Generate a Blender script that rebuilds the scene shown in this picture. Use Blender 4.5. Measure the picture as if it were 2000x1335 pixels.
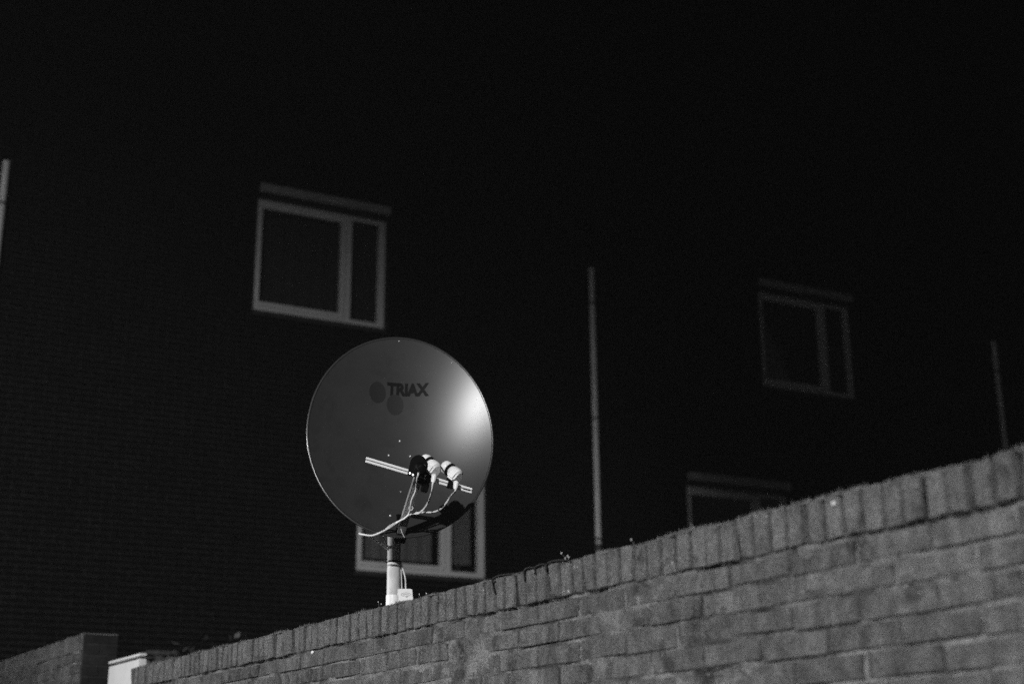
import bpy, bmesh, math, random
import numpy as np
from mathutils import Vector, Matrix

R_ = math.radians
for o in list(bpy.data.objects):
    bpy.data.objects.remove(o)
scene = bpy.context.scene
COL = scene.collection

# ---------------------------------------------------------------- camera
PITCH, ROLL, EYE = R_(17.63), R_(-0.47), 1.55
cam = bpy.data.cameras.new("camera")
cam.sensor_width = 36.0
cam.lens = 50.0
cam.clip_start, cam.clip_end = 0.05, 400.0
cam.dof.use_dof = True
cam.dof.focus_distance = 5.35
cam.dof.aperture_fstop = 1.95
cam.dof.aperture_blades = 0
camo = bpy.data.objects.new("camera", cam)
COL.objects.link(camo)
r0 = Vector((1, 0, 0)); f0 = Vector((0, math.cos(PITCH), math.sin(PITCH))); u0 = Vector((0, -math.sin(PITCH), math.cos(PITCH)))
rr = r0 * math.cos(ROLL) + u0 * math.sin(ROLL); uu = -r0 * math.sin(ROLL) + u0 * math.cos(ROLL)
camo.matrix_world = Matrix(((rr.x, uu.x, -f0.x, 0), (rr.y, uu.y, -f0.y, 0), (rr.z, uu.z, -f0.z, EYE), (0, 0, 0, 1)))
scene.camera = camo

def pixel(p):
    """where a world point lands in a 2000 x 1335 frame (only used to decide which bricks are worth their own object)"""
    q = Vector(p) - Vector((0, 0, EYE)); z = q.dot(f0)
    if z < 0.1: return (-9999, -9999)
    return (1000 + 2778 * q.dot(rr) / z, 667.5 - 2778 * q.dot(uu) / z)

SKY = 0.003
# ---------------------------------------------------------------- night sky, colourless as in the black and white photograph
world = bpy.data.worlds.new("World"); scene.world = world; world.use_nodes = True
nt = world.node_tree; nt.nodes.clear()
sky = nt.nodes.new("ShaderNodeTexSky"); sky.sky_type = 'NISHITA'; sky.sun_disc = False
sky.sun_elevation = R_(30.0); sky.sun_rotation = R_(200.0)
bw = nt.nodes.new("ShaderNodeRGBToBW"); bg = nt.nodes.new("ShaderNodeBackground"); bg.inputs[1].default_value = SKY
wo = nt.nodes.new("ShaderNodeOutputWorld")
nt.links.new(sky.outputs[0], bw.inputs[0]); nt.links.new(bw.outputs[0], bg.inputs[0]); nt.links.new(bg.outputs[0], wo.inputs[0])
moon = bpy.data.lights.new("moon", 'SUN'); moon.energy = 0.003; moon.angle = R_(0.5)
moono = bpy.data.objects.new("moon", moon); COL.objects.link(moono)
moono.rotation_euler = (R_(60), 0, R_(-20))

vs = scene.view_settings
vs.view_transform = 'Standard'; vs.look = 'None'; vs.gamma = 1.0; vs.exposure = 0.0; vs.use_curve_mapping = False
scene.cycles.use_denoising = False
scene.cycles.use_adaptive_sampling = True; scene.cycles.adaptive_threshold = 0.04; scene.cycles.adaptive_min_samples = 20
scene.cycles.max_bounces = 6
scene.cycles.sample_clamp_indirect = 0.4
scene.cycles.caustics_reflective = False; scene.cycles.caustics_refractive = False

# ---------------------------------------------------------------- materials
def mat(name, base=0.2, rough=0.8, var=0.0, scale=6.0, per_object=0.0, streak=0.0, speck=0.0, bump=0.0, bscale=150.0,
        metallic=0.0, spec=0.5, coat=0.0, dirt=0.0, dscale=3.0, grain=0.0, ior=1.5):
    m = bpy.data.materials.new(name); m.use_nodes = True
    t = m.node_tree; N = t.nodes; Lk = t.links
    b = N["Principled BSDF"]
    b.inputs["Roughness"].default_value = rough; b.inputs["Metallic"].default_value = metallic
    b.inputs["Specular IOR Level"].default_value = spec; b.inputs["Coat Weight"].default_value = coat; b.inputs["IOR"].default_value = ior
    g = N.new("ShaderNodeNewGeometry")
    def math_(op, a, c):
        n = N.new("ShaderNodeMath"); n.operation = op
        for i, v in enumerate((a, c)):
            if isinstance(v, (int, float)): n.inputs[i].default_value = v
            else: Lk.new(v, n.inputs[i])
        return n.outputs[0]
    def noise(sc, detail=4.0, stretch=None, rough_=0.55):
        n = N.new("ShaderNodeTexNoise"); n.inputs["Scale"].default_value = sc; n.inputs["Detail"].default_value = detail; n.inputs["Roughness"].default_value = rough_
        if stretch:
            mp = N.new("ShaderNodeMapping"); mp.inputs["Scale"].default_value = stretch
            Lk.new(g.outputs["Position"], mp.inputs["Vector"]); Lk.new(mp.outputs[0], n.inputs["Vector"])
        else:
            Lk.new(g.outputs["Position"], n.inputs["Vector"])
        return n.outputs[0]
    def ramp(v, lo, hi):
        n = N.new("ShaderNodeMapRange"); n.inputs["From Min"].default_value = lo; n.inputs["From Max"].default_value = hi
        n.interpolation_type = 'SMOOTHSTEP'; Lk.new(v, n.inputs["Value"]); return n.outputs[0]
    val = None
    def mul(x):
        nonlocal val
        val = x if val is None else math_('MULTIPLY', val, x)
    if var:
        mul(math_('ADD', 1.0 - var, math_('MULTIPLY', 2 * var, ramp(noise(scale), 0.3, 0.7))))
    if per_object:
        oi = N.new("ShaderNodeObjectInfo")
        mul(math_('ADD', 1.0 - per_object, math_('MULTIPLY', 2 * per_object, oi.outputs["Random"])))
    if streak:
        mul(math_('ADD', 1.0 - streak, math_('MULTIPLY', 2 * streak, ramp(noise(1.0, 3.0, (24, 24, 5)), 0.3, 0.7))))
    if dirt:
        mul(math_('SUBTRACT', 1.0, math_('MULTIPLY', dirt, ramp(noise(dscale, 6.0, None, 0.65), 0.52, 0.68))))
    if grain:
        mul(math_('ADD', 1.0 - grain, math_('MULTIPLY', 2 * grain, ramp(noise(190.0, 4.0, None, .75), 0.32, 0.68))))
    out = math_('MULTIPLY', val, base) if val is not None else None
    if speck:
        s = ramp(noise(130.0, 2.0), 0.66, 0.74)
        k = ramp(noise(9.0, 2.0), 0.45, 0.7)
        add = math_('MULTIPLY', math_('MULTIPLY', s, k), speck)
        out = math_('ADD', out if out is not None else base, add)
    if out is None:
        b.inputs["Base Color"].default_value = (base, base, base, 1)
    else:
        c = N.new("ShaderNodeCombineColor")
        for i in range(3): Lk.new(out, c.inputs[i])
        Lk.new(c.outputs[0], b.inputs["Base Color"])
    if bump:
        bn = N.new("ShaderNodeBump"); bn.inputs["Strength"].default_value = bump; bn.inputs["Distance"].default_value = 0.009
        h = math_('ADD', noise(bscale, 6.0, None, 0.7), math_('MULTIPLY', noise(bscale / 5, 3.0), 1.5))
        Lk.new(h, bn.inputs["Height"]); Lk.new(bn.outputs[0], b.inputs["Normal"])
    return m

M = dict(
    brick=mat("weathered_brick", 0.114, 0.95, var=0.2, scale=19, per_object=0.2, streak=0.25, speck=0.32, bump=1.0, bscale=120, dirt=0.55, dscale=9, spec=0.2, grain=.55),
    coping=mat("weathered_coping_brick", 0.130, 0.95, var=0.16, scale=26, per_object=0.15, streak=0.08, speck=0.7, bump=1.0, bscale=130, dirt=0.5, dscale=15, spec=0.2, grain=.55),
    mortar=mat("old_mortar", 0.145, 0.95, var=0.65, scale=6, speck=0.4, bump=1.0, bscale=110, dirt=0.65, dscale=8, spec=0.1, grain=.55),
    joint=mat("dark_joint", 0.035, 0.95, var=0.5, scale=30, speck=0.1, bump=1.0, bscale=200, spec=0.1),  # darker filling for the gaps between coping bricks
    moss=mat("dry_moss", 0.15, 0.95, var=0.5, scale=60, spec=0.1),
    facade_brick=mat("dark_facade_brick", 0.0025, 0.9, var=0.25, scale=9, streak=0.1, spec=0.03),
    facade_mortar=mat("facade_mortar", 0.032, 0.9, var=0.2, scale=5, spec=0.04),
    frame=mat("window_paint", 0.52, 0.5, var=0.06, scale=3),
    screen=mat("sunscreen_box_metal", 0.27, 0.5, var=0.1, scale=4),
    pipe=mat("grey_pipe", 0.7, 0.5, var=0.08, scale=5),
    pipe_clip=mat("dark_pipe_clip", 0.05, 0.6),
    room=mat("dark_room", 0.05, 0.9),
    curtain=mat("curtain_cloth", 0.21, 0.9, streak=0.08),
    dark_curtain=mat("dark_curtain_cloth", 0.035, 0.9, streak=0.08),
    dish=mat("anthracite_dish_paint", 0.033, 0.33, var=0.08, scale=6, dirt=0.14, dscale=14, spec=0.62),
    rim=mat("dish_rim_paint", 0.03, 0.28, spec=0.9),
    print_=mat("dark_print", 0.003, 0.5, spec=0.15),
    emblem=mat("faded_print", 0.014, 0.34, spec=0.65),
    black=mat("black_plastic", 0.003, 0.35, spec=0.15),
    darkmetal=mat("dark_arm_metal", 0.26, 0.45, var=0.25, scale=30, metallic=0.2),
    alu=mat("bright_rail_metal", 0.92, 0.42, spec=.6),
    white=mat("white_plastic", 0.92, 0.42, var=0.05, scale=30, dirt=0.1, dscale=40),
    cable=mat("white_cable_sheath", 0.75, 0.5, var=0.08, scale=40),
    zinc=mat("galvanised_mast", 0.62, 0.55, var=0.12, scale=25, metallic=0.0, streak=0.08, spec=.3),
    bolt=mat("zinc_bolt", 0.75, 0.3, metallic=0.5),
    door=mat("white_gate_paint", 0.70, 0.5, var=0.04, scale=8),
    shaded_end=mat("shade_toned_brick", 0.015, 0.9, var=.35, scale=16, per_object=.35, spec=.2, grain=.4),  # shade of the unlit wall end, put into the base colour
    shaded_end_mortar=mat("shade_toned_mortar", 0.03, 0.9, var=.3, scale=14, spec=.1),  # same shade carried into the mortar colour
    timber=mat("old_timber", 0.06, 0.9, streak=0.3),
    leaf=mat("shrub_leaf", 0.07, 0.55, var=0.4, scale=20),
    stem=mat("brown_stem", 0.06, 0.9),
    bud=mat("pale_bud", 0.8, 0.8),
    lime=mat("white_lime", 0.7, 0.9, var=0.15, scale=60),
    wire=mat("old_black_wire", 0.012, 0.6, spec=0.2),
    ground=mat("dark_soil", 0.06, 0.95, var=0.4, scale=2, bump=0.6, bscale=20),
    lamp_metal=mat("lamp_post_metal", 0.25, 0.5, metallic=0.4),
)
def glass():
    m = bpy.data.materials.new("window_glass"); m.use_nodes = True
    t = m.node_tree; t.nodes.clear()
    tr = t.nodes.new("ShaderNodeBsdfTransparent"); tr.inputs[0].default_value = (.85, .85, .85, 1)
    gl = t.nodes.new("ShaderNodeBsdfGlossy"); gl.inputs["Roughness"].default_value = 0.02
    fr = t.nodes.new("ShaderNodeFresnel"); fr.inputs[0].default_value = 1.5
    mx = t.nodes.new("ShaderNodeMixShader"); o = t.nodes.new("ShaderNodeOutputMaterial")
    t.links.new(fr.outputs[0], mx.inputs[0]); t.links.new(tr.outputs[0], mx.inputs[1]); t.links.new(gl.outputs[0], mx.inputs[2]); t.links.new(mx.outputs[0], o.inputs[0])
    return m
M['glass'] = glass()
def emission():
    m = bpy.data.materials.new("lamp_glow"); m.use_nodes = True
    b = m.node_tree.nodes["Principled BSDF"]; b.inputs["Emission Color"].default_value = (1, 1, 1, 1); b.inputs["Emission Strength"].default_value = 3.0
    return m
M['glow'] = emission()

# ---------------------------------------------------------------- object helpers
ORG = {}
def root(name, label, cat, loc, rotz=0.0, group=None):
    o = bpy.data.objects.new(name, None); COL.objects.link(o)
    o.location = loc; o.rotation_euler = (0, 0, rotz); o.empty_display_size = 0.2
    o["label"] = label; o["category"] = cat
    if group: o["group"] = group
    ORG[o] = Vector((0, 0, 0))
    return o

def link_mesh(name, me, parent=None, origin=(0, 0, 0), kind=None):
    """origin is given in the space of the top-level thing"""
    o = bpy.data.objects.new(name, me); COL.objects.link(o)
    origin = Vector(origin); ORG[o] = origin
    if parent is not None:
        o.parent = parent; o.location = origin - ORG[parent]
    else:
        o.location = origin
    if kind: o["kind"] = kind
    return o

def build(name, geo, m, parent=None, smooth=False, kind=None, rootspace=None):
    """geo = (verts, faces) in the space of the top-level thing; the object's origin goes to the middle of its geometry"""
    V = np.asarray(geo[0], dtype=float)
    if rootspace is not None: V = V - np.asarray(rootspace, dtype=float)
    c = (V.min(0) + V.max(0)) / 2
    me = bpy.data.meshes.new(name); me.from_pydata((V - c).tolist(), [], geo[1]); me.materials.append(M[m] if isinstance(m, str) else m)
    if smooth:
        for p in me.polygons: p.use_smooth = True
        if smooth is not True: me.set_sharp_from_angle(angle=R_(smooth))
    me.update()
    return link_mesh(name, me, parent, c, kind)

def join(*gs):
    V, F = [], []
    for v, f in gs:
        n = len(V); V.extend([tuple(p) for p in v]); F.extend([tuple(i + n for i in q) for q in f])
    return V, F

BOXF = [(0, 3, 2, 1), (4, 5, 6, 7), (0, 1, 5, 4), (1, 2, 6, 5), (2, 3, 7, 6), (3, 0, 4, 7)]
def box(x0, x1, y0, y1, z0, z1):
    return [(x0, y0, z0), (x1, y0, z0), (x1, y1, z0), (x0, y1, z0), (x0, y0, z1), (x1, y0, z1), (x1, y1, z1), (x0, y1, z1)], BOXF

def obox(c, ax, ay, az_, hx, hy, hz, bev=0.0):
    """oriented box: centre, three unit axes, half sizes; optional chamfer"""
    bm = bmesh.new(); bmesh.ops.create_cube(bm, size=2.0)
    for v in bm.verts: v.co = Vector((v.co.x * hx, v.co.y * hy, v.co.z * hz))
    if bev: bmesh.ops.bevel(bm, geom=bm.edges[:], offset=bev, segments=2, affect='EDGES')
    A = Matrix((ax, ay, az_)).transposed()
    V = [tuple(Vector(c) + A @ v.co) for v in bm.verts]; bm.verts.index_update()
    F = [tuple(v.index for v in f.verts) for f in bm.faces]; bm.free()
    return V, F

def frame_of(a):
    a = Vector(a).normalized(); t = Vector((0, 0, 1)) if abs(a.z) < 0.9 else Vector((1, 0, 0))
    x = t.cross(a).normalized(); return x, a.cross(x), a

def lathe(profile, o, a, n=24, cap0=True, cap1=True):
    x, y, a = frame_of(a); o = Vector(o); V, F = [], []
    for u, r in profile:
        for k in range(n):
            t = 2 * math.pi * k / n; V.append(tuple(o + a * u + (x * math.cos(t) + y * math.sin(t)) * r))
    for i in range(len(profile) - 1):
        for k in range(n):
            k2 = (k + 1) % n; F.append((i * n + k, i * n + k2, (i + 1) * n + k2, (i + 1) * n + k))
    if cap0: F.append(tuple(range(n - 1, -1, -1)))
    if cap1: F.append(tuple((len(profile) - 1) * n + k for k in range(n)))
    return V, F

def spline(P, sub=8):
    P = [Vector(p) for p in P]; out = []
    for i in range(len(P) - 1):
        p0 = P[max(i - 1, 0)]; p1 = P[i]; p2 = P[i + 1]; p3 = P[min(i + 2, len(P) - 1)]
        for k in range(sub):
            t = k / sub
            out.append(0.5 * ((2 * p1) + (p2 - p0) * t + (2 * p0 - 5 * p1 + 4 * p2 - p3) * t * t + (-p0 + 3 * p1 - 3 * p2 + p3) * t ** 3))
    out.append(P[-1]); return out

def tube(P, r, n=8, sub=8, taper=None):
    Q = spline(P, sub) if sub else [Vector(p) for p in P]
    V, F = [], []; T = (Q[1] - Q[0]).normalized(); x, y, _ = frame_of(T)
    for i, q in enumerate(Q):
        t = (Q[min(i + 1, len(Q) - 1)] - Q[max(i - 1, 0)]).normalized()
        ax = T.cross(t)
        if ax.length > 1e-6:
            ang = T.angle(t); mt = Matrix.Rotation(ang, 3, ax.normalized()); x = mt @ x; y = mt @ y
        T = t; rad = r if taper is None else r * (1 - i / (len(Q) - 1)) + taper * i / (len(Q) - 1)
        for k in range(n):
            a = 2 * math.pi * k / n; V.append(tuple(q + (x * math.cos(a) + y * math.sin(a)) * rad))
    for i in range(len(Q) - 1):
        for k in range(n):
            k2 = (k + 1) % n; F.append((i * n + k, i * n + k2, (i + 1) * n + k2, (i + 1) * n + k))
    F.append(tuple(range(n - 1, -1, -1))); F.append(tuple((len(Q) - 1) * n + k for k in range(n)))
    return V, F

rng = random.Random(7)
def vnoise(x, y, seed=0):
    """smooth value noise on numpy arrays"""
    xi = np.floor(x).astype(np.int64); yi = np.floor(y).astype(np.int64); xf = x - xi; yf = y - yi
    def h(a, b):
        n = (a * 374761393 + b * 668265263 + seed * 974711) & 0x7fffffff
        n = ((n ^ (n >> 13)) * 1274126177) & 0x7fffffff
        return ((n ^ (n >> 16)) & 0xffff) / 65535.0
    u = xf * xf * (3 - 2 * xf); v = yf * yf * (3 - 2 * yf)
    return (h(xi, yi) * (1 - u) + h(xi + 1, yi) * u) * (1 - v) + (h(xi, yi + 1) * (1 - u) + h(xi + 1, yi + 1) * u) * v

# measured points of the feed arm, rail, receivers and cables (metres)
RAIL = [(-0.5634, 5.3338, 2.783), (-0.1608, 5.4729, 2.6868)]
RAILB = [(-0.5655, 5.3373, 2.7718), (-0.1629, 5.4766, 2.6754)]
HEADS = [(-0.3693, 5.4018, 2.7687), (-0.3185, 5.4153, 2.7692), (-0.2478, 5.4397, 2.7517)]
ARM = [(-0.4537, 5.7152, 2.5649), (-0.4129, 5.5932, 2.6414), (-0.3617, 5.4449, 2.7334), (-0.3535, 5.4038, 2.7608)]
CABLE1 = [(-0.3602, 5.3577, 2.7406), (-0.3669, 5.3658, 2.7153), (-0.3764, 5.4424, 2.7046), (-0.3819, 5.4868, 2.6865), (-0.3999, 5.5343, 2.6595), (-0.4065, 5.5661, 2.6412), (-0.4105, 5.5897, 2.6284), (-0.4179, 5.6109, 2.616)]
CABLE2 = [(-0.304, 5.397, 2.7044), (-0.3152, 5.4262, 2.6704), (-0.3332, 5.5345, 2.6559), (-0.3505, 5.5733, 2.636), (-0.3758, 5.5909, 2.6166), (-0.401, 5.6018, 2.6172), (-0.4181, 5.6136, 2.6144)]
CABLE3 = [(-0.225, 5.4258, 2.6816), (-0.2474, 5.5098, 2.6656), (-0.2667, 5.5383, 2.6439), (-0.2892, 5.5654, 2.6268), (-0.3208, 5.5891, 2.6203), (-0.3587, 5.6097, 2.6235), (-0.3979, 5.6014, 2.6188), (-0.4225, 5.6195, 2.6094)]
LOOP = [(-0.4155, 5.606, 2.615), (-0.4353, 5.6272, 2.6027), (-0.4528, 5.6428, 2.5975), (-0.4994, 5.6899, 2.5785), (-0.543, 5.6968, 2.5568), (-0.575, 5.7095, 2.5497), (-0.6122, 5.7279, 2.558), (-0.6279, 5.7567, 2.5663), (-0.6228, 5.7859, 2.5735), (-0.5956, 5.8094, 2.5658), (-0.5637, 5.9687, 2.5629), (-0.5221, 5.9936, 2.5341), (-0.5024, 5.9939, 2.5167), (-0.4854, 6.0031, 2.4942), (-0.4803, 6.0097, 2.48), (-0.4771, 6.0181, 2.4402), (-0.4736, 6.0291, 2.3729)]
LOOP2 = [(-0.4207, 5.6212, 2.6138), (-0.4383, 5.6397, 2.603), (-0.4683, 5.6586, 2.5943), (-0.5023, 5.6983, 2.5852), (-0.5208, 5.7237, 2.5711), (-0.5279, 5.7604, 2.5546), (-0.5412, 5.9575, 2.5651), (-0.528, 5.984, 2.5478), (-0.507, 5.9952, 2.5256), (-0.4872, 5.9971, 2.4998), (-0.4766, 6.0031, 2.4811), (-0.466, 6.0129, 2.4502), (-0.4585, 6.0197, 2.4188), (-0.4564, 6.0291, 2.3728)]
TIEEND = [(-0.4491, 5.6989, 2.6162), (-0.4578, 5.6952, 2.5947), (-0.4545, 5.6965, 2.5741), (-0.4488, 5.7072, 2.5572), (-0.4411, 5.7172, 2.5422)]
BOX = [(-0.5019, 6.0183, 2.3738), (-0.4287, 6.0185, 2.3733), (-0.4225, 6.0309, 2.3342)]
DC0 = [-0.4496, 5.7134, 2.5272]
DRX = [0.97437, 0.22495, 0.0]
DVV = [-0.13006, 0.56337, 0.81591]
DWW = [0.18354, -0.79499, 0.57818]
LAMP_A = ((-4.48, -11.19, 7.4), (-6.38, -7.11, -0.39), 10800.0, 67.7, .32)
LAMP_B = ((-25.0, 8.5, 7.5), (-16.4, 3.83, 5.42), 17500.0, 32.0, .50)
HAZE = 0.0009

# ---------------------------------------------------------------- ground
gm = build("ground", ([(-60, -60, 0), (60, -60, 0), (60, 80, 0), (-60, 80, 0)], [(0, 1, 2, 3)]), "ground"); gm["kind"] = "structure"

# ---------------------------------------------------------------- two street lamps on the path side: the only strong lights
def street_lamp(label, P, aim, watts, half, blend):
    P = Vector(P); aim = Vector(aim); fx = Vector((aim.x - P.x, aim.y - P.y, 0)).normalized(); fy = Vector((-fx.y, fx.x, 0)); U_ = Vector((0, 0, 1))
    base = P - fx * .95; base.z = 0
    sl = root("street_lamp", label, "street lamp", base, 0, "street lamps along the path")
    build("post", lathe([(0, 0.09), (0.9, 0.09), (0.95, 0.06), (P.z + .05, 0.045)], base, (0, 0, 1), 16), "lamp_metal", sl, 40, rootspace=base)
    build("arm", tube([base + U_ * (P.z + .03), base + fx * .15 + U_ * (P.z + .17), base + fx * .45 + U_ * (P.z + .22), P - fx * .12 + U_ * .19], 0.03, 10), "lamp_metal", sl, True, rootspace=base)
    build("lamp_head", obox(P + fx * .05 + U_ * .19, fx, fy, U_, .28, .13, .05, .03), "lamp_metal", sl, 40, rootspace=base)
    build("lens", obox(P + fx * .05 + U_ * .133, fx, fy, U_, .2, .09, .005), "glow", sl, rootspace=base)
    ld = bpy.data.lights.new("lamp_light", 'SPOT'); ld.energy = watts; ld.shadow_soft_size = 0.12
    ld.spot_size = R_(2 * half); ld.spot_blend = blend
    lo = bpy.data.objects.new("lamp_light", ld); COL.objects.link(lo); lo.parent = sl
    lo.location = P - base; lo.rotation_euler = (aim - P).to_track_quat('-Z', 'Y').to_euler()
street_lamp("tall grey street lamp across the path facing the satellite dish", *LAMP_A)
street_lamp("grey street lamp standing square to the long brick wall", *LAMP_B)

# ---------------------------------------------------------------- brick garden walls
AZ = R_(31.665)
WDIR = Vector((-math.sin(AZ), math.cos(AZ), 0)); WBACK = Vector((math.cos(AZ), math.sin(AZ), 0))
W0 = Vector((0.99439, 2.75498, 0)); WTOP = EYE + 0.64397
WROT = R_(90) + AZ
THICK, PS, COURSE, LEN = 0.21, 0.061, 0.062, 0.2184
def wpt(s, y, z):                       # wall space: s along the wall, y towards the path, z above the ground
    return W0 + WDIR * s - WBACK * y + Vector((0, 0, z))

def brick_mesh(name, lx, ly, lz, m, rr_, bev=0.004, jit=0.0016, chip=0.25, front_only=True):
    bm = bmesh.new(); bmesh.ops.create_cube(bm, size=1.0)
    for v in bm.verts: v.co = Vector((v.co.x * lx, v.co.y * ly, v.co.z * lz))
    bmesh.ops.bevel(bm, geom=bm.edges[:], offset=bev, segments=1, affect='EDGES')
    for v in bm.verts:
        v.co += Vector((rr_.uniform(-jit, jit), rr_.uniform(-jit, jit) * .6, rr_.uniform(-jit, jit)))
    for sx in (-1, 1):
        for sz in (-1, 1):
            if rr_.random() < chip:
                d = rr_.uniform(.002, .007)
                for v in bm.verts:
                    if v.co.x * sx > lx / 2 - .009 and v.co.z * sz > lz / 2 - .009 and v.co.y > ly / 2 - .009:
                        v.co += Vector((-sx * d, -d * .7, -sz * d * .8))
    me = bpy.data.meshes.new(name); bm.to_mesh(me); bm.free(); me.materials.append(M[m])
    for p in me.polygons: p.use_smooth = True
    me.set_sharp_from_angle(angle=R_(30))
    return me

def in_view(p, pad=25):
    x, y = pixel(p); return -pad < x < 2000 + pad and -pad < y < 1335 + pad

def garden_wall(label, s0, s1, top, phase, seed, end_piers=()):
    """brick wall along WDIR from s0 to s1; running bond below a rowlock coping; each visible brick an object of its own"""
    rw = random.Random(seed); rloc = wpt(s0, 0, 0)
    w = root("garden_wall", label, "wall", rloc, WROT)
    cop = [brick_mesh("coping_brick", rw.uniform(.0455, .0505), THICK, .100, "coping", rw, .0030, .0013, .3) for _ in range(14)]
    strm = [brick_mesh("brick", .2085, .1, .0535, "brick", rw, .0022, .0012, .25) for _ in range(14)]
    half = [brick_mesh("brick", .099, .1, .0535, "brick", rw, .0022, .0012, .25) for _ in range(5)]
    L = s1 - s0
    def place(name, me, x, y, z, rz=0, rx_=0, ry=0):
        o = link_mesh(name, me, w, (x, y, z)); o.rotation_euler = (rx_, ry, rz); return o
    rest = []
    n = int(round(L / PS))
    for i in range(n):
        x = (i + .5) * PS
        me = rw.choice(cop)
        z = top - .0505 + rw.gauss(0, .0009); y = -THICK / 2 + rw.gauss(0, .0022)
        if in_view(wpt(s0 + x, 0, top), 60):
            place("coping_brick", me, x + rw.gauss(0, .0012), y, z, rw.gauss(0, .006), rw.gauss(0, .004), rw.gauss(0, .004))
        else:
            rest.append(box(x - .0255, x + .0255, y - THICK / 2, y + THICK / 2, z - .05, z + .05))
    zc = top - .107 - COURSE / 2 + .001; c = 0
    while zc > 0.0:
        xs = (phase - s0 + (LEN / 2 if c % 2 else 0)) % LEN - LEN
        while xs < L - .02:
            a, b = max(xs, 0), min(xs + LEN, L)
            if b - a > .05:
                xm = (a + b) / 2; wd = b - a
                if in_view(wpt(s0 + xm, 0, zc)) and c < 9:
                    me = rw.choice(strm) if wd > .2 else rw.choice(half)
                    o = place("brick", me, xm + rw.gauss(0, .0015), -.05 + rw.gauss(0, .0016), zc + rw.gauss(0, .001), rw.gauss(0, .004), rw.gauss(0, .006), rw.gauss(0, .005))
                    if abs(wd - (.2184 if wd > .2 else .109)) > .004: o.scale = ((wd - .0105) / (.2075 if wd > .2 else .098), 1, 1)
                else:
                    rest.append(box(a + .005, b - .005, -.1, -.001, zc - .0258, zc + .0258))
                rest.append(box(a + .005, b - .005, -THICK + .001, -THICK + .1, zc - .0258, zc + .0258))
            xs += LEN
        zc -= COURSE; c += 1
    build("brick", join(*rest), "brick", w, kind="stuff")
    # mortar: solid core and an uneven pointed face, flush in some places and washed out in others
    core = box(.004, L - .004, -THICK + .012, -.052, 0.0, top - .02)
    zs = np.arange(top - .62, top - .004, .0062); xs = np.arange(.003, L - .002, .0078)
    X, Z = np.meshgrid(xs, zs, indexing='ij'); S = X + s0
    low = vnoise(S * 4.2, Z * 9, seed) * .6 + vnoise(S * 13, Z * 26, seed + 1) * .4
    hi = vnoise(S * 60, Z * 60, seed + 2) * .5 + vnoise(S * 140, Z * 140, seed + 3) * .5
    deep = np.clip((low - .30) * 3.4, 0, 1)
    Y = -(.0004 + .0068 * deep ** 1.3 + .0045 * hi)
    under = np.exp(-((Z - (top - .1055)) / .0065) ** 2); Y = Y - under * (.016 * np.clip(low * 2.6 - .75, 0, 1))
    copz = np.clip((Z - (top - .100)) / .012, 0, 1)
    cj = .006 + .034 * np.clip((vnoise(S / PS * 1.0, Z * 7, seed + 5) - .10) * 2.0, 0, 1) + .008 * hi
    Y = Y * (1 - copz) - cj * copz
    nx, nz = X.shape
    V = np.stack([X.ravel(), Y.ravel(), Z.ravel()], 1).tolist()
    F = [(i * nz + j, i * nz + j + 1, (i + 1) * nz + j + 1, (i + 1) * nz + j) for i in range(nx - 1) for j in range(nz - 1)]
    zlim = top - .104
    lower = [f for f in F if V[f[0]][2] < zlim]; upper = [f for f in F if V[f[0]][2] >= zlim]
    def sub(fs):
        ids = sorted({i for f in fs for i in f}); mp = {i: k for k, i in enumerate(ids)}
        return [V[i] for i in ids], [tuple(mp[i] for i in f) for f in fs]
    build("mortar", sub(lower), "mortar", w, True)
    build("joint_filling", sub(upper), "joint", w, True)
    build("mortar_core", core, "mortar", w)
    return w

garden_wall("long weathered brick garden wall with upright coping bricks running past the satellite dish", -1.83, 5.74, WTOP, 0.671, 11)
garden_wall("taller stretch of brick garden wall beyond the white gate", 6.73, 11.6, WTOP + 0.283, 0.30, 23)

# moss and fuzz on the coping
def moss(s0, s1, top, n, seed, parent_loc):
    r = random.Random(seed); V, F = [], []
    clumps = [(r.uniform(s0, s1), r.uniform(.01, .05), r.uniform(.3, 1.0)) for _ in range(int((s1 - s0) * 9))]
    for i in range(n):
        if r.random() < .62:
            c, wd, k = r.choice(clumps); s = c + r.gauss(0, wd); h = r.uniform(.003, .018) * k
        else:
            s = r.uniform(s0, s1); h = r.uniform(.0015, .005)
        if not s0 < s < s1: continue
        if 1.60 < s < 2.05: h *= .3
        y = r.uniform(-.05, .0); z = top - .0025 - max(0, .004 + y) * .6
        a = r.uniform(0, 6.28); w_ = r.uniform(.0009, .0024); lx, ly = r.gauss(0, .4) * h, r.gauss(0, .4) * h
        n0 = len(V)
        V += [(s + w_ * math.cos(a), y + w_ * math.sin(a), z), (s - w_ * math.cos(a), y - w_ * math.sin(a), z), (s + lx, y + ly, z + h)]
        F.append((n0, n0 + 1, n0 + 2))
    V = [tuple(wpt(*p)) for p in V]
    o = build("moss", (V, F), "moss", kind="stuff")
    o["label"] = "thin dry moss growing along the top of the garden wall"; o["category"] = "moss"
moss(-1.5, 5.7, WTOP, 26000, 5, None)

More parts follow.
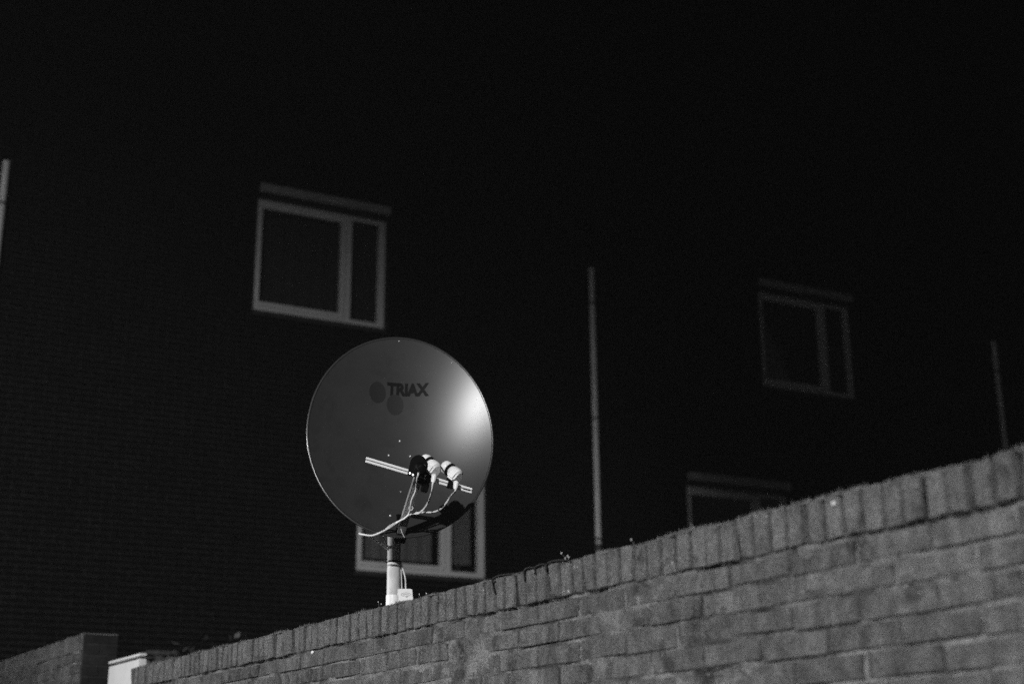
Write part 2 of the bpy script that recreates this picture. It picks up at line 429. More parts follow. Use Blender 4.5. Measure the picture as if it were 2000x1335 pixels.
# weeds rooted in the coping
def weed(label, s, stems, seed, buds=True):
    r = random.Random(seed); b = wpt(s, -.012, WTOP - .004)
    w = root("weed", label, "weed", b, 0, "small weeds on the wall")
    for (ds, h, lean) in stems:
        tip = Vector((0, 0, 0)) + WDIR * (ds + lean) + Vector((0, 0, h))
        mid = WDIR * (ds + lean * .25) + Vector((0, 0, h * .6)) - WBACK * r.uniform(-.004, .006)
        build("stem", tube([WDIR * ds, mid, tip], .0008, 5, 4, .0004), "stem", w, True)
        if buds:
            build("bud", lathe([(0, .0005), (.0016, .0011), (.004, .0012), (.006, .0004)], tip, (WDIR * lean * 8 + Vector((0, 0, .6))), 8), "bud", w, True)
        for k in range(2):
            t = r.uniform(.3, .8); p = WDIR * (ds + lean * t * .4) + Vector((0, 0, h * t)); q = p + WDIR * r.uniform(-.008, .008) + Vector((0, 0, .005))
            build("leaf", ([tuple(p), tuple((p + q) / 2 + Vector((0, .0015, .0018))), tuple(q), tuple((p + q) / 2 - Vector((0, .0015, .0018)))], [(0, 1, 2, 3)]), "leaf", w)
weed("tall thin two-stemmed weed with a pale bud beside the black wire on the wall", 1.629, [(0, .030, .018), (-.01, .017, -.004), (.004, .012, -.006), (-.018, .012, -.002)], 3)
weed("single pale-tipped sprout on bare coping behind the drain pipe", 1.293, [(0, .018, .008)], 4)
weed("short pair of pale buds on the coping just left of the dish mast", 2.84, [(0, .024, .010), (-.012, .014, -.002)], 5)
weed("low scattered sprouts beside the junction box at the mast foot", 2.53, [(0, .014, .004), (-.05, .011, .003)], 6)
weed("short pointed spike of dry grass on the coping near the wide end", 1.042, [(0, .024, .001), (.018, .009, .0)], 8, False)

# old wire lying along the coping, dipping into the joints
wr = root("wire", "old black wire lying on the wall top and looping into the coping joints", "wire", wpt(1.85, 0, WTOP))
wl = Vector(wr.location)
wp = [(2.014, -.004, -.045), (2.015, .003, -.020), (2.010, .005, -.002), (1.985, .001, .005), (1.935, -.004, .004), (1.90, -.012, .002), (1.845, -.006, .001),
      (1.832, .003, -.006), (1.8305, .000, -.030), (1.829, .004, -.004), (1.815, .004, .005), (1.785, -.002, .005), (1.772, .003, -.002), (1.7695, .002, -.016), (1.765, .004, .001),
      (1.745, .001, .007), (1.722, -.001, .006), (1.711, .004, -.001), (1.7085, .002, -.014), (1.704, .003, .002), (1.68, .001, .008), (1.645, -.002, .007), (1.61, -.01, .003)]
build("strand", tube([wpt(s, y, WTOP + z) for s, y, z in wp], .0028, 7, 6), "wire", wr, True, rootspace=wl)

def blob(name, label, cat, s, z, rx_, rz_, th, seed, m="lime"):
    r = random.Random(seed); n = 14; V = []; c = wpt(s, 0, z)
    for k in range(n):
        a = 2 * math.pi * k / n; q = 1 + r.uniform(-.16, .16)
        V.append((s + rx_ * q * math.cos(a), .0005, z + rz_ * q * math.sin(a)))
    for k in range(n):
        V.append((s + (V[k][0] - s) * .6, th * .8, z + (V[k][2] - z) * .6))
    V.append((s, th, z)); F = []
    for k in range(n):
        k2 = (k + 1) % n; F += [(k, k2, n + k2, n + k), (n + k, n + k2, 2 * n)]
    V = [tuple(wpt(*p)) for p in V]
    o = build(name, (V, F), m, None, True); o["label"] = label; o["category"] = cat; return o
blob("white_spot", "small round white blob stuck high on a coping brick", "blob", .508, WTOP - .022, .0042, .0058, .007, 2)
lm = blob("lime_patch", "white crumbly lime patch below the coping left of the mast", "lime patch", 3.395, WTOP - .110, .014, .006, .003, 3)

# ---------------------------------------------------------------- white gate between the two walls
ga = root("gate", "white painted gate with a capped top between the two brick walls", "gate", wpt(5.83, -.12, 0), WROT)
gt = WTOP + .112
EX, EY, EZ = Vector((1, 0, 0)), Vector((0, 1, 0)), Vector((0, 0, 1))
build("panel", obox((.375, 0, gt / 2 - .01), EX, EY, EZ, .290, .018, gt / 2 - .03, .003), "door", ga, 40)
build("stile", obox((.112, .006, gt / 2 - .012), EX, EY, EZ, .026, .018, gt / 2 - .028, .003), "door", ga, 40)
build("cap_rail", obox((.376, .003, gt - .018), EX, EY, EZ, .291, .0185, .007, .002), "door", ga, 40)
build("hinge", lathe([(0, .011), (.09, .011)], (.07, .02, gt - .4), (0, 0, 1), 10), "darkmetal", ga, 40)
gj = root("shaded_wall_end", "brick end face of the taller wall beside the white gate, coloured dark for its shade", "pier", wpt(6.712, -THICK / 2, 0), WROT)  # thin facing over the wall end, its shade painted in as dark colour
build("mortar", obox((.004, 0, (WTOP + .27) / 2), EX, EY, EZ, .010, THICK / 2 - .004, (WTOP + .27) / 2, .001), "shaded_end_mortar", gj, 40)
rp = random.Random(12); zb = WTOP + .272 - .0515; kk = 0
pm = [brick_mesh("brick", .016, .197, .0515, "shaded_end", rp, .002, .001, .2), brick_mesh("brick", .016, .0945, .0515, "shaded_end", rp, .002, .001, .2)]
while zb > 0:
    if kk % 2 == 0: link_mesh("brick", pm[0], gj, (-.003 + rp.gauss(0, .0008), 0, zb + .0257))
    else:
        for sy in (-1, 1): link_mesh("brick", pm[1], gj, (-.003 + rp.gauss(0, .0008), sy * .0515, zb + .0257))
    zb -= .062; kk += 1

# post and shrubs in the garden behind
po = root("post", "dim square timber post standing in the garden behind the gate", "post", wpt(8.55, -1.0, 0), WROT)
build("shaft", obox((0, 0, 1.27), Vector((1, 0, 0)), Vector((0, 1, 0)), Vector((0, 0, 1)), .11, .05, 1.26, .006), "timber", po, 40)
build("cap", obox((0, 0, 2.545), Vector((1, 0, 0)), Vector((0, 1, 0)), Vector((0, 0, 1)), .13, .07, .014, .004), "timber", po, 40)

def leaves(c, rad, n, size, r, up=.6):
    V, F = [], []
    for _ in range(n):
        d = Vector((r.gauss(0, 1), r.gauss(0, 1), r.gauss(0, 1))).normalized() * (r.random() ** .45)
        p = Vector(c) + Vector((d.x * rad[0], d.y * rad[1], d.z * rad[2]))
        a = Vector((r.gauss(0, 1), r.gauss(0, 1), r.gauss(0, .5))).normalized(); b = a.cross(Vector((r.gauss(0, .6), r.gauss(0, .6), 1))).normalized()
        L_ = size * r.uniform(.6, 1.3); w_ = L_ * .42; nrm = a.cross(b); n0 = len(V)
        V += [tuple(p), tuple(p + a * L_ * .5 + b * w_ + nrm * L_ * .08), tuple(p + a * L_), tuple(p + a * L_ * .5 - b * w_ + nrm * L_ * .08)]
        F += [(n0, n0 + 1, n0 + 2), (n0, n0 + 2, n0 + 3)]
    return V, F
def shrub(label, s, off, h, rad, n, size, seed):
    r = random.Random(seed); b = wpt(s, -off, 0); w = root("shrub", label, "shrub", b, 0, "shrubs behind the wall")
    c = Vector((0, 0, h - rad[2] * .8))
    build("stem", join(*[tube([Vector((r.uniform(-.05, .05), r.uniform(-.05, .05), 0)), Vector((r.uniform(-.1, .1), r.uniform(-.1, .1), h * .5)), c + Vector((r.uniform(-.5, .5) * rad[0], r.uniform(-.5, .5) * rad[1], r.uniform(-.2, .9) * rad[2]))], .012, 6, 5, .003) for _ in range(7)]), "stem", w, True)
    build("crown", leaves(c, rad, n, size, r), "leaf", w)
shrub("loose leafy shrub rising just above the wall beside the timber post", 7.75, 1.0, 2.50, (.34, .30, .40), 420, .07, 31)
shrub("sparse low shrub showing over the coping behind the long wall", 6.75, 1.0, 2.43, (.34, .3, .4), 300, .06, 32)
shrub("small dark twiggy shrub in the gap above the white gate", 8.1, .55, 2.45, (.2, .2, .35), 120, .06, 33)

# an unseen tree added beside the facing lamp: its crown keeps that lamp off the right half of the building
def added_shade_tree():
    r = random.Random(77); base = Vector((LAMP_A[0][0] + 3.2, LAMP_A[0][1] + 6.0, 0)); w = root("added_shade_tree", "slender leafy tree added out of view to shade half the building", "tree", base)
    c = Vector((-.90, 0, 7.28))
    build("trunk", tube([Vector((0, 0, 0)), Vector((.03, .02, 2.5)), Vector((-.05, 0, 4.8)), Vector((-.35, 0, 6.6)), c], .10, 10, 6, .03), "stem", w, True)
    for k in range(9):
        t = Vector((r.uniform(-.85, .85), r.uniform(-.65, .65), r.uniform(-.3, .6)))
        build("limb", tube([Vector((-.2, 0, 6.2 + .1 * k)), c * .5 + Vector((-.15, 0, 3.25)) + t * .4, c + t], .022, 6, 5, .006), "stem", w, True)
    build("crown", leaves(c, (1.0, .8, .86), 3200, .17, r), "leaf", w)
added_shade_tree()

# ---------------------------------------------------------------- the satellite dish
MAST = Vector((-0.5072, 6.0087, 0))
sd = root("satellite_dish", "round dark satellite dish with three receivers on a pale mast behind the wall", "satellite dish", MAST)
C0 = Vector(DC0); RX = Vector(DRX); VV = Vector(DVV); WW = Vector(DWW)
RAD, V0, FOC = .385, .415, .385
def sp(x, v, lift=0.0):
    p = C0 + RX * x + VV * v + WW * ((x * x + v * v) / (4 * FOC))
    if lift:
        n = (WW - RX * (x / (2 * FOC)) - VV * (v / (2 * FOC))).normalized(); p = p + n * lift
    return p
def dnorm(x, v): return (WW - RX * (x / (2 * FOC)) - VV * (v / (2 * FOC))).normalized()
def reflector():
    NR, NA = 26, 120; V = []; F = []
    for side, lift in ((0, 0.0), (1, -.0016)):
        base = len(V); V.append(tuple(sp(0, V0, lift)))
        for i in range(1, NR + 1):
            for k in range(NA):
                a = 2 * math.pi * k / NA; r = RAD * i / NR; V.append(tuple(sp(r * math.cos(a), V0 + r * math.sin(a), lift)))
        for k in range(NA):
            k2 = (k + 1) % NA; t = (base, base + 1 + k, base + 1 + k2); F.append(t if side == 0 else t[::-1])
            for i in range(NR - 1):
                a0 = base + 1 + i * NA; q = (a0 + k, a0 + NA + k, a0 + NA + k2, a0 + k2); F.append(q if side == 0 else q[::-1])
    return V, F
dish = build("reflector", reflector(), "dish", sd, True, rootspace=MAST)
def rim():
    NA, NP = 120, 10; V = []; F = []
    for k in range(NA):
        a = 2 * math.pi * k / NA; x, v = RAD * math.cos(a), V0 + RAD * math.sin(a)
        n = dnorm(x, v); out = (RX * math.cos(a) + VV * math.sin(a)); out = (out - n * out.dot(n)).normalized()
        c = sp(x, v) + out * .004 - n * .0035
        for j in range(NP):
            b = 2 * math.pi * j / NP; V.append(tuple(c + (out * math.cos(b) * .0055 + n * math.sin(b) * .0045)))
    for k in range(NA):
        for j in range(NP):
            k2, j2 = (k + 1) % NA, (j + 1) % NP; F.append((k * NP + j, k * NP + j2, k2 * NP + j2, k2 * NP + j))
    return V, F
build("rim", rim(), "rim", sd, True, rootspace=MAST)

# printed lettering, bent onto the bowl
def lettering():
    cu = bpy.data.curves.new("lettering", 'FONT'); cu.body = "TRIAX"; cu.size = 1.0; cu.offset = 0.055; cu.space_character = .98; cu.resolution_u = 4
    ob = bpy.data.objects.new("lettering_source", cu); COL.objects.link(ob)
    dg = bpy.context.evaluated_depsgraph_get(); me = bpy.data.meshes.new_from_object(ob.evaluated_get(dg))
    bm = bmesh.new(); bm.from_mesh(me); bmesh.ops.triangulate(bm, faces=bm.faces[:])
    bmesh.ops.subdivide_edges(bm, edges=[e for e in bm.edges if e.calc_length() > .2], cuts=2)
    bmesh.ops.triangulate(bm, faces=bm.faces[:])
    P = np.array([v.co[:] for v in bm.verts]); bm.verts.index_update()
    F = [tuple(v.index for v in f.verts) for f in bm.faces]; bm.free()
    bpy.data.objects.remove(ob); bpy.data.curves.remove(cu); bpy.data.meshes.remove(me)
    x0, x1 = P[:, 0].min(), P[:, 0].max(); y0, y1 = P[:, 1].min(), P[:, 1].max()
    V = [tuple(sp(-.053 + (p[0] - x0) / (x1 - x0) * .181, .618 + (p[1] - y0) / (y1 - y0) * .044, .0008)) for p in P]
    return V, F
build("lettering", lettering(), "print_", dish, rootspace=MAST)
def disc(x, v, r, lift, n=40, cut=None):
    V = [tuple(sp(x, v, lift))]; F = []
    for i in (1, 2, 3):
        for k in range(n):
            a = 2 * math.pi * k / n; V.append(tuple(sp(x + r * i / 3 * math.cos(a), v + r * i / 3 * math.sin(a), lift)))
    for k in range(n):
        k2 = (k + 1) % n; F.append((0, 1 + k, 1 + k2))
        for i in (0, 1): F.append((1 + i * n + k, 1 + (i + 1) * n + k, 1 + (i + 1) * n + k2, 1 + i * n + k2))
    return V, F
build("emblem_disc", disc(-.094, .623, .036, .0006), "emblem", dish, rootspace=MAST)
build("emblem_disc", disc(-.017, .587, .036, .0009), "emblem", dish, rootspace=MAST)
for x, v, r in ((.006, .456, .0048), (-.041, .398, .0048), (.050, .398, .0048), (-.041, .131, .005), (-.008, .794, .0028), (.222, .719, .0028)):
    n = dnorm(x, v)
    build("bolt", lathe([(0, r), (r * .3, r), (r * .7, r * .75), (r * .9, r * .3)], sp(x, v), n, 12), "bolt", dish, 40, rootspace=MAST)
build("slot", lathe([(0, .003), (.001, .003)], sp(.006, .247), dnorm(.006, .247), 8), "bolt", dish, rootspace=MAST)

# bracket behind the bowl, mast, clamp
U = Vector((0, 0, 1)); NFV = Vector((math.sin(R_(13)), -math.cos(R_(13)), 0)); RXH = RX
bc = sp(.0, .30, -.03); bx_ = MAST + Vector((0, 0, bc.z))
build("back_bracket", join(obox((bc + bx_) / 2, RXH, NFV, U, .055, ((bx_ - bc).length) / 2, .10, .006), obox(bc, RXH, NFV, U, .11, .006, .13, .004)), "darkmetal", sd, 40, rootspace=MAST)
build("mast", lathe([(0, .028), (2.92, .028)], MAST, (0, 0, 1), 32), "zinc", sd, 40, rootspace=MAST)
build("mast_cap", lathe([(2.92, .030), (2.935, .030), (2.945, .022)], MAST, (0, 0, 1), 24), "black", sd, 40, rootspace=MAST)
for z in (2.70, 2.82):
    build("mast_clamp", lathe([(z, .034), (z + .03, .034)], MAST, (0, 0, 1), 24), "darkmetal", sd, 40, rootspace=MAST)
zt = MAST + Vector((0, 0, 2.486))
build("zip_tie", lathe([(0, .0335), (.006, .0335)], zt, Vector((.02, .01, 1)), 24), "black", sd, 40, rootspace=MAST)
for z in (1.2, 1.85):
    wb = MAST + Vector((0, 0, z)); back = wb - WBACK * .2
    build("wall_bracket", obox((wb + back) / 2, WBACK, WDIR, U, .11, .03, .02, .003), "darkmetal", sd, 40, rootspace=MAST)

# feed arm
A0, A1, A2, A3 = [Vector(p) for p in ARM]
ad = (A3 - A0).normalized(); ax_ = (RX - ad * RX.dot(ad)).normalized(); ay_ = ad.cross(ax_)
Lh = (A3 - A0).length / 2 + .01; am = (A0 + A3) / 2
build("feed_arm", join(obox(am, ax_, ay_, ad, .013, .0025, Lh, .001), obox(am + ax_ * .0145 + ay_ * .008, ax_, ay_, ad, .0013, .0105, Lh, .0006), obox(am - ax_ * .0145 + ay_ * .008, ax_, ay_, ad, .0013, .0105, Lh, .0006)), "darkmetal", sd, 40, rootspace=MAST)
kb = sp(.0, .125)
build("arm_bracket", join(obox(sp(0, .09, .006), RX, dnorm(0, .09), VV, .016, .006, .05, .002), obox(sp(0, .05, -.02), RX, dnorm(0, .05), VV, .022, .035, .018, .004)), "black", sd, 40, rootspace=MAST)
build("pivot_ring", lathe([(0, .0055), (0, .0098), (.007, .0098), (.007, .0055), (0, .0055)], Vector(CABLE1[6]) + Vector((.004, -.016, .006)), Vector((.1, -1, -.2)), 18, False, False), "bolt", sd, 40, rootspace=MAST)

# twin rail carrying the receivers
R0, R1 = [Vector(p) for p in RAIL]; Q0, Q1 = [Vector(p) for p in RAILB]
for a, b in ((R0, R1), (Q0, Q1)):
    d_ = (b - a).normalized(); n_ = Vector((0, -1, 0)); n_ = (n_ - d_ * n_.dot(d_)).normalized(); u_ = d_.cross(n_)
    build("rail", obox((a + b) / 2, d_, n_, u_, (b - a).length / 2, .004, .0042, .0012), "alu", sd, 40, rootspace=MAST)
rd = (R1 - R0).normalized(); rn = Vector((0, -1, 0)); rn = (rn - rd * rn.dot(rd)).normalized(); ru = rn.cross(rd)
if ru.z < 0: ru = -ru
def rail_at(p):                         # nearest point of the rail to p
    t = (Vector(p) - (R0 + Q0) / 2).dot(rd); return (R0 + Q0) / 2 + rd * t

target = sp(0, V0)
HP = [Vector(p) for p in HEADS]; HP[1] += RX * .004; HP[2] += RX * .016 - Vector((0, 0, .004))
# central holder: black arched plate with the dark middle receiver
h0 = HP[0] + Vector((.002, -.02, -.012))
def arch(c, x, y, n, hw, hh, th):
    pts = [(-hw, -hh), (hw, -hh)] + [(hw * math.cos(a), (hh - hw) + hw * 1.15 * math.sin(a)) for a in np.linspace(0, math.pi, 17)]
    V = [tuple(c + x * px + y * py + n * th) for px, py in pts] + [tuple(c + x * px * .93 + y * py * .96 - n * th) for px, py in pts]
    m = len(pts); F = [tuple(range(m)), tuple(range(2 * m - 1, m - 1, -1))] + [(i, m + i, m + (i + 1) % m, (i + 1) % m) for i in range(m)]
    return V, F
mid = build("receiver", lathe([(-.10, .010), (-.098, .016), (-.085, .0185), (-.05, .0195), (-.02, .017), (-.01, .021), (.025, .023), (.045, .018), (.05, .006)], HP[0] + Vector((0, .01, 0)), (target - HP[0]), 20), "black", sd, 40, rootspace=MAST)
mid["label"] = "black middle receiver seen end on"
build("arched_holder", arch(h0, (RX * .97 - U * .20).normalized(), (U * .97 + RX * .2).normalized(), Vector((.05, -1, 0)).normalized(), .033, .041, .012), "black", sd, 35, rootspace=MAST)
build("holder_clamp", join(obox(A2 + Vector((.012, -.012, -.006)), rd, rn, ru, .026, .018, .030, .004), obox(A2 + Vector((.018, -.006, -.045)), rd, rn, ru, .014, .012, .02, .004)), "black", sd, 40, rootspace=MAST)
for dx, dz in ((-.030, -.028), (-.018, -.034)):
    build("screw", lathe([(0, .0035), (.003, .0035)], h0 + RX * dx + U * dz + Vector((0, -.012, 0)), (0, -1, 0), 10), "bolt", sd, 40, rootspace=MAST)
build("connector", lathe([(0, .008), (.012, .008), (.012, .006), (.02, .0055)], h0 + Vector((.006, -.026, .004)), Vector((-.1, -.25, -1)), 12), "cable", sd, 40, rootspace=MAST)
# two white receivers
for i in (1, 2):
    p = HP[i]; a = ((target - p).normalized() + Vector((-.30, -.30, .35))).normalized(); dn = (-U + RX * -.13 + Vector((0, -.18, 0))).normalized()
    pa = p + a * .018
    rc = build("receiver", lathe([(-.002, .020), (-.012, .0255), (-.034, .0275), (-.046, .025), (-.052, .016)], pa - a * .0, a, 12), "white", sd, 30, rootspace=MAST)
    build("feed_cap", lathe([(.008, .021), (.014, .0245), (.024, .0258), (.032, .0245), (.039, .020), (.044, .012), (.046, .004)], pa, a, 24), "white", rc, True, rootspace=MAST)
    build("clamp_ring", lathe([(-.003, .022), (-.003, .0270), (.007, .0270), (.007, .0215)], pa, a, 24), "black", rc, 40, rootspace=MAST)
    cb = pa - a * .040 + dn * .016
    dq = (dn - a * dn.dot(a)).normalized(); body2 = obox(pa - a * .034 + dq * .010, a, dq.cross(a).normalized(), dq, .0205, .0262, .0200, .007)
    build("lower_housing", body2, "white", rc, 40, rootspace=MAST)
    build("connector", lathe([(.012, .0105), (.018, .0110), (.036, .0095), (.040, .0075), (.044, .0070)], cb, dn, 14), "white", rc, 40, rootspace=MAST)
    CB = (None, CABLE2, CABLE3)[i]; CB[0] = tuple(cb + dn * .040); CB.insert(1, tuple(cb + dn * .052))
    ra = rail_at(p); st = pa + a * .003
    build("receiver_clamp", join(obox((ra + st) / 2 - ru * .008, rd, rn, ru, .011, .012, max(.014, (st - ra).length / 2 - .016), .003), obox(ra, rd, rn, ru, .013, .010, .016, .003)), "black", sd, 40, rootspace=MAST)
build("rail_end_cap", obox((R1 + Q1) / 2 - rd * .022, rd, rn, ru, .016, .0035, .004, .001), "black", sd, 40, rootspace=MAST)

# cables
for P, r in ((CABLE1, .0037), (CABLE2, .0037), (CABLE3, .0037), (LOOP, .0041), (LOOP2, .0034), (TIEEND, .0018)):
    build("cable", tube(P, r, 8, 8), "cable", sd, True, rootspace=MAST)
for t in (4, 2):
    p = Vector(CABLE3[4]); q = Vector(CABLE3[5])
    build("cable_tie", lathe([(0, .0054), (.004, .0054)], p.lerp(q, .1 if t == 4 else .95), (q - p), 10), "black", sd, 40, rootspace=MAST)

# junction box strapped to the mast foot
B0, B1, B2 = [Vector(p) for p in BOX]
bxv = (B1 - B0).normalized(); bn = Vector((.15, -1, 0)).normalized(); bxv = Vector((-bn.y, bn.x, 0))
bw2 = (B1 - B0).length / 2; bcn = (B0 + B1) / 2 + U * -.035 + bn * .004
def taperbox(c, x, n, u, hw0, hw1, hn, hh, bev):
    V, F = obox(c, x, n, u, 1, 1, 1, 0)
    bm = bmesh.new(); bmesh.ops.create_cube(bm, size=2.0)
    for v in bm.verts:
        k = hw1 if v.co.z > 0 else hw0; v.co = Vector((v.co.x * k, v.co.y * hn, v.co.z * hh))
    bmesh.ops.bevel(bm, geom=bm.edges[:], offset=bev, segments=2, affect='EDGES'); bm.verts.index_update()
    A = Matrix((x, n, u)).transposed(); V = [tuple(c + A @ v.co) for v in bm.verts]; F = [tuple(v.index for v in f.verts) for f in bm.faces]; bm.free(); return V, F
jb = build("junction_box", taperbox(bcn, bxv, bn, U, bw2 + .006, bw2 - .002, .022, .036, .003), "white", sd, 40, rootspace=MAST)
fc = bcn + bn * .0225 + U * .012 + bxv * .008
def ring(c, x, u, rx_, rz_, w_):
    n = 28; V = []
    for k in range(n):
        a = 2 * math.pi * k / n
        V.append(tuple(c + x * rx_ * math.cos(a) + u * rz_ * math.sin(a))); V.append(tuple(c + x * (rx_ - w_) * math.cos(a) + u * (rz_ - w_) * math.sin(a)))
    return V, [(2 * k, 2 * ((k + 1) % n), 2 * ((k + 1) % n) + 1, 2 * k + 1) for k in range(n)]
build("stamped_mark", join(ring(fc, bxv, U, .021, .0085, .0022), obox(fc, bxv, bn, U, .013, .0004, .0014), obox(fc - U * .010 + bxv * .004, bxv, bn, U, .004, .0004, .002)), mat("faint_mark", .38, .6), jb, rootspace=MAST)
build("strap", lathe([(0, .0305), (.05, .0305)], MAST + Vector((0, 0, B0.z - .075)), (0, 0, 1), 24), "white", sd, 40, rootspace=MAST)

# ---------------------------------------------------------------- the brick building behind
FD = R_(27.82); FDIST = 14.5
FE = Vector((math.cos(FD), math.sin(FD), 0)); FN = Vector((-math.sin(FD), math.cos(FD), 0))
bl = root("apartment_building", "tall dark brick building with pale window frames behind the garden wall", "building", FN * FDIST, FD)
E0, E1, ZT = -3.0, 21.0, 14.8
WW_, WH_ = 1.59, 1.34
WINS = [(4.405, 5.14 + EYE), (5.705, 2.34 + EYE), (10.11, 2.34 + EYE), (11.42, 5.14 + EYE)]
OPEN = [(x, x + WW_, z, z + WH_) for x, z in WINS]
# mortar skin with the window openings left out
ex = sorted({E0, E1} | {v for o in OPEN for v in o[:2]}); ez = sorted({0.0, ZT} | {v for o in OPEN for v in o[2:]})
cells = []
for i in range(len(ex) - 1):
    for j in range(len(ez) - 1):
        cx, cz = (ex[i] + ex[i + 1]) / 2, (ez[j] + ez[j + 1]) / 2
        if not any(o[0] < cx < o[1] and o[2] < cz < o[3] for o in OPEN): cells.append(box(ex[i], ex[i + 1], .007, .24, ez[j], ez[j + 1]))
build("mortar_wall", join(*cells), "facade_mortar", bl)
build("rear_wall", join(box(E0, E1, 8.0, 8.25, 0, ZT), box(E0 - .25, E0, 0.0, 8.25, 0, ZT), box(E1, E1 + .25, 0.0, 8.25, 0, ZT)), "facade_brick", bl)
build("roof", box(E0 - .4, E1 + .4, -.15, 8.4, ZT, ZT + .25), "facade_mortar", bl)
rb = random.Random(99); cand = []; rows = int(ZT / .062)
for j in range(rows):
    z0 = j * .062 + .005; z1 = z0 + .0515; x = E0 + (.11 if j % 2 else 0)
    while x < E1:
        a, b = x + .005, min(x + .215, E1); x += .22
        segs = [(a, b)]
        for o in OPEN:
            if z1 > o[2] - .004 and z0 < o[3] + .004:
                ns = []
                for p, q in segs:
                    if q <= o[0] or p >= o[1]: ns.append((p, q))
                    else:
                        if p < o[0] - .02: ns.append((p, o[0] - .004))
                        if q > o[1] + .02: ns.append((o[1] + .004, q))
                segs = ns
        for p, q in segs: cand.append((p, q, z0, z1))
def fpix(x, z): return pixel(FN * FDIST + FE * x + Vector((0, 0, z)))
sc_ = []
for k, (p, q, z0, z1) in enumerate(cand):
    a = fpix(p, (z0 + z1) / 2); b = fpix(q, (z0 + z1) / 2)
    if q - p > .19 and 0 < a[0] and b[0] < 600 and 880 < a[1] < 1225 - max(0, a[0] - 520) * .3: sc_.append((-(b[0] - a[0]), k))
own = {k for _, k in sorted(sc_)[:300]}
fbm = []
for _ in range(8):
    g = box(-.105, .105, -.004, .10, -.02575, .02575); me = bpy.data.meshes.new("facade_brick")
    me.from_pydata([(x + rb.uniform(-.0015, .0015), y + rb.uniform(-.0015, .0015), z + rb.uniform(-.0012, .0012)) for x, y, z in g[0]], [], g[1]); me.materials.append(M["facade_brick"]); fbm.append(me)
rest = []
for k, (p, q, z0, z1) in enumerate(cand):
    if k in own:
        link_mesh("brick", rb.choice(fbm), bl, ((p + q) / 2, rb.gauss(0, .001), (z0 + z1) / 2))
    else:
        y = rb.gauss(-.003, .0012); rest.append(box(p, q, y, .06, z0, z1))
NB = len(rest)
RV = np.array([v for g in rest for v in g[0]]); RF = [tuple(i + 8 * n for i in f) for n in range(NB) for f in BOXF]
build("brick", (RV, RF), "facade_brick", bl, kind="stuff")

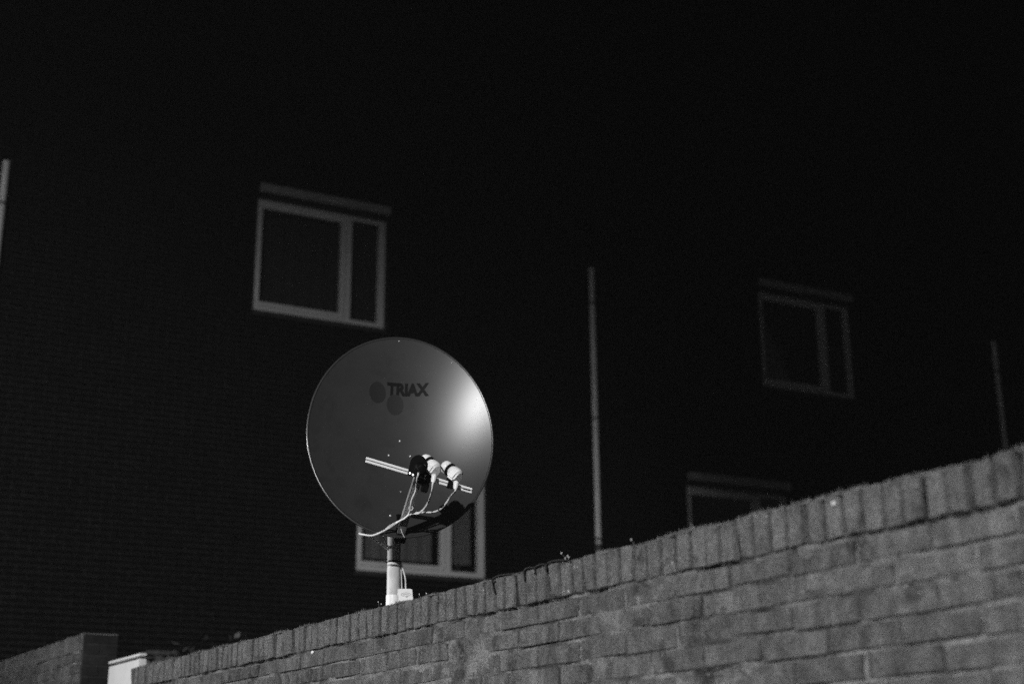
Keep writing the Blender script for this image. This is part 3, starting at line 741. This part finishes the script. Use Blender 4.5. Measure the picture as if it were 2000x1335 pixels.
def window(x, z, curtain, cloth='curtain'):
    """frame with a wide opening sash on the left and a narrow fixed light on the right, in a shallow reveal"""
    W, H = WW_, WH_
    yf, yb = .045, .115
    outer = join(box(x + .003, x + .055, yf, yb, z + .003, z + H - .003), box(x + W - .08, x + W - .003, yf, yb, z + .003, z + H - .003),
                 box(x + .055, x + W - .08, yf, yb, z + .003, z + .062), box(x + .055, x + W - .08, yf, yb, z + H - .055, z + H - .003), box(x + 1.085, x + 1.168, yf, yb, z + .062, z + H - .055))
    f = build("window", outer, "frame", bl)
    build("sash", join(box(x + .0555, x + .075, yf - .018, yb - .01, z + .0625, z + H - .0555), box(x + 1.035, x + 1.0845, yf - .018, yb - .01, z + .0625, z + H - .0555),
                       box(x + .075, x + 1.035, yf - .018, yb - .01, z + .0625, z + .108), box(x + .075, x + 1.035, yf - .018, yb - .01, z + H - .110, z + H - .0555)), "frame", f)
    build("pane", box(x + .075, x + 1.035, .075, .08, z + .108, z + H - .110), "glass", f)
    build("pane", box(x + 1.168, x + W - .08, .085, .09, z + .062, z + H - .055), "glass", f)
    build("sunscreen_box", obox((x + W / 2 + .020, -.032, z + H + .108), Vector((1, 0, 0)), Vector((0, 1, 0)), Vector((0, 0, 1)), W / 2 + .004, .030, .050, .006), "screen", f, 40)
    build("room", join(box(x - .3, x + W + .3, 1.9, 1.95, z - .5, z + H + .3), box(x - .35, x - .3, .24, 1.9, z - .5, z + H + .3), box(x + W + .3, x + W + .35, .24, 1.9, z - .5, z + H + .3),
                       box(x - .3, x + W + .3, .24, 1.9, z + H + .3, z + H + .35), box(x - .3, x + W + .3, .24, 1.9, z - .55, z - .5)), "room", f)
    for (a, b, c) in curtain:
        nseg = 60; V = []
        for k in range(nseg + 1):
            t = k / nseg; xx = x + a + (b - a) * t; yy = .17 + .010 * math.sin(t * 37) + .006 * math.sin(t * 91 + 1)
            V += [(xx, yy, z + c), (xx, yy, z + H - .02)]
        build("curtain", (V, [(2 * k, 2 * k + 2, 2 * k + 3, 2 * k + 1) for k in range(nseg)]), cloth, f, True)
    return f
window(*WINS[0], [(.05, 1.05, .03), (1.15, 1.52, .03)], 'dark_curtain')
window(*WINS[1], [(.05, .97, .165), (1.15, 1.46, .165)])
window(*WINS[2], [])
window(*WINS[3], [(.05, 1.05, .03)], 'dark_curtain')
for x in (1.675, 8.752, 15.66):
    p = build("drain_pipe", lathe([(.1, .036), (6.30 + EYE, .036), (6.32 + EYE, .034)], (x, -.075, 0), (0, 0, 1), 16), "pipe", bl, 40)
    for z in (1.3, 2.88, 4.36, 5.843):
        build("pipe_clip", join(lathe([(z + EYE - .014, .040), (z + EYE + .014, .040)], (x, -.075, 0), (0, 0, 1), 16), box(x - .012, x + .012, -.045, .0, z + EYE - .012, z + EYE + .012)), "pipe_clip", p)
    build("pipe_foot", lathe([(2.74 + EYE, .0365), (2.745 + EYE, .044), (2.82 + EYE, .044), (2.825 + EYE, .0365)], (x, -.075, 0), (0, 0, 1), 16), "pipe_clip", p, 40)

# ---------------------------------------------------------------- thin haze volume added to lift the blacks
hz = build("added_haze", box(-32, 28, -16, 36, -1.0, 16.5), "ground", kind="stuff")
hm = bpy.data.materials.new("black_lift_haze"); hm.use_nodes = True; ht = hm.node_tree; ht.nodes.clear()
pv = ht.nodes.new("ShaderNodeVolumePrincipled"); pv.inputs["Color"].default_value = (.9, .9, .9, 1); pv.inputs["Density"].default_value = HAZE
ho = ht.nodes.new("ShaderNodeOutputMaterial"); ht.links.new(pv.outputs[0], ho.inputs["Volume"])
hz.data.materials[0] = hm
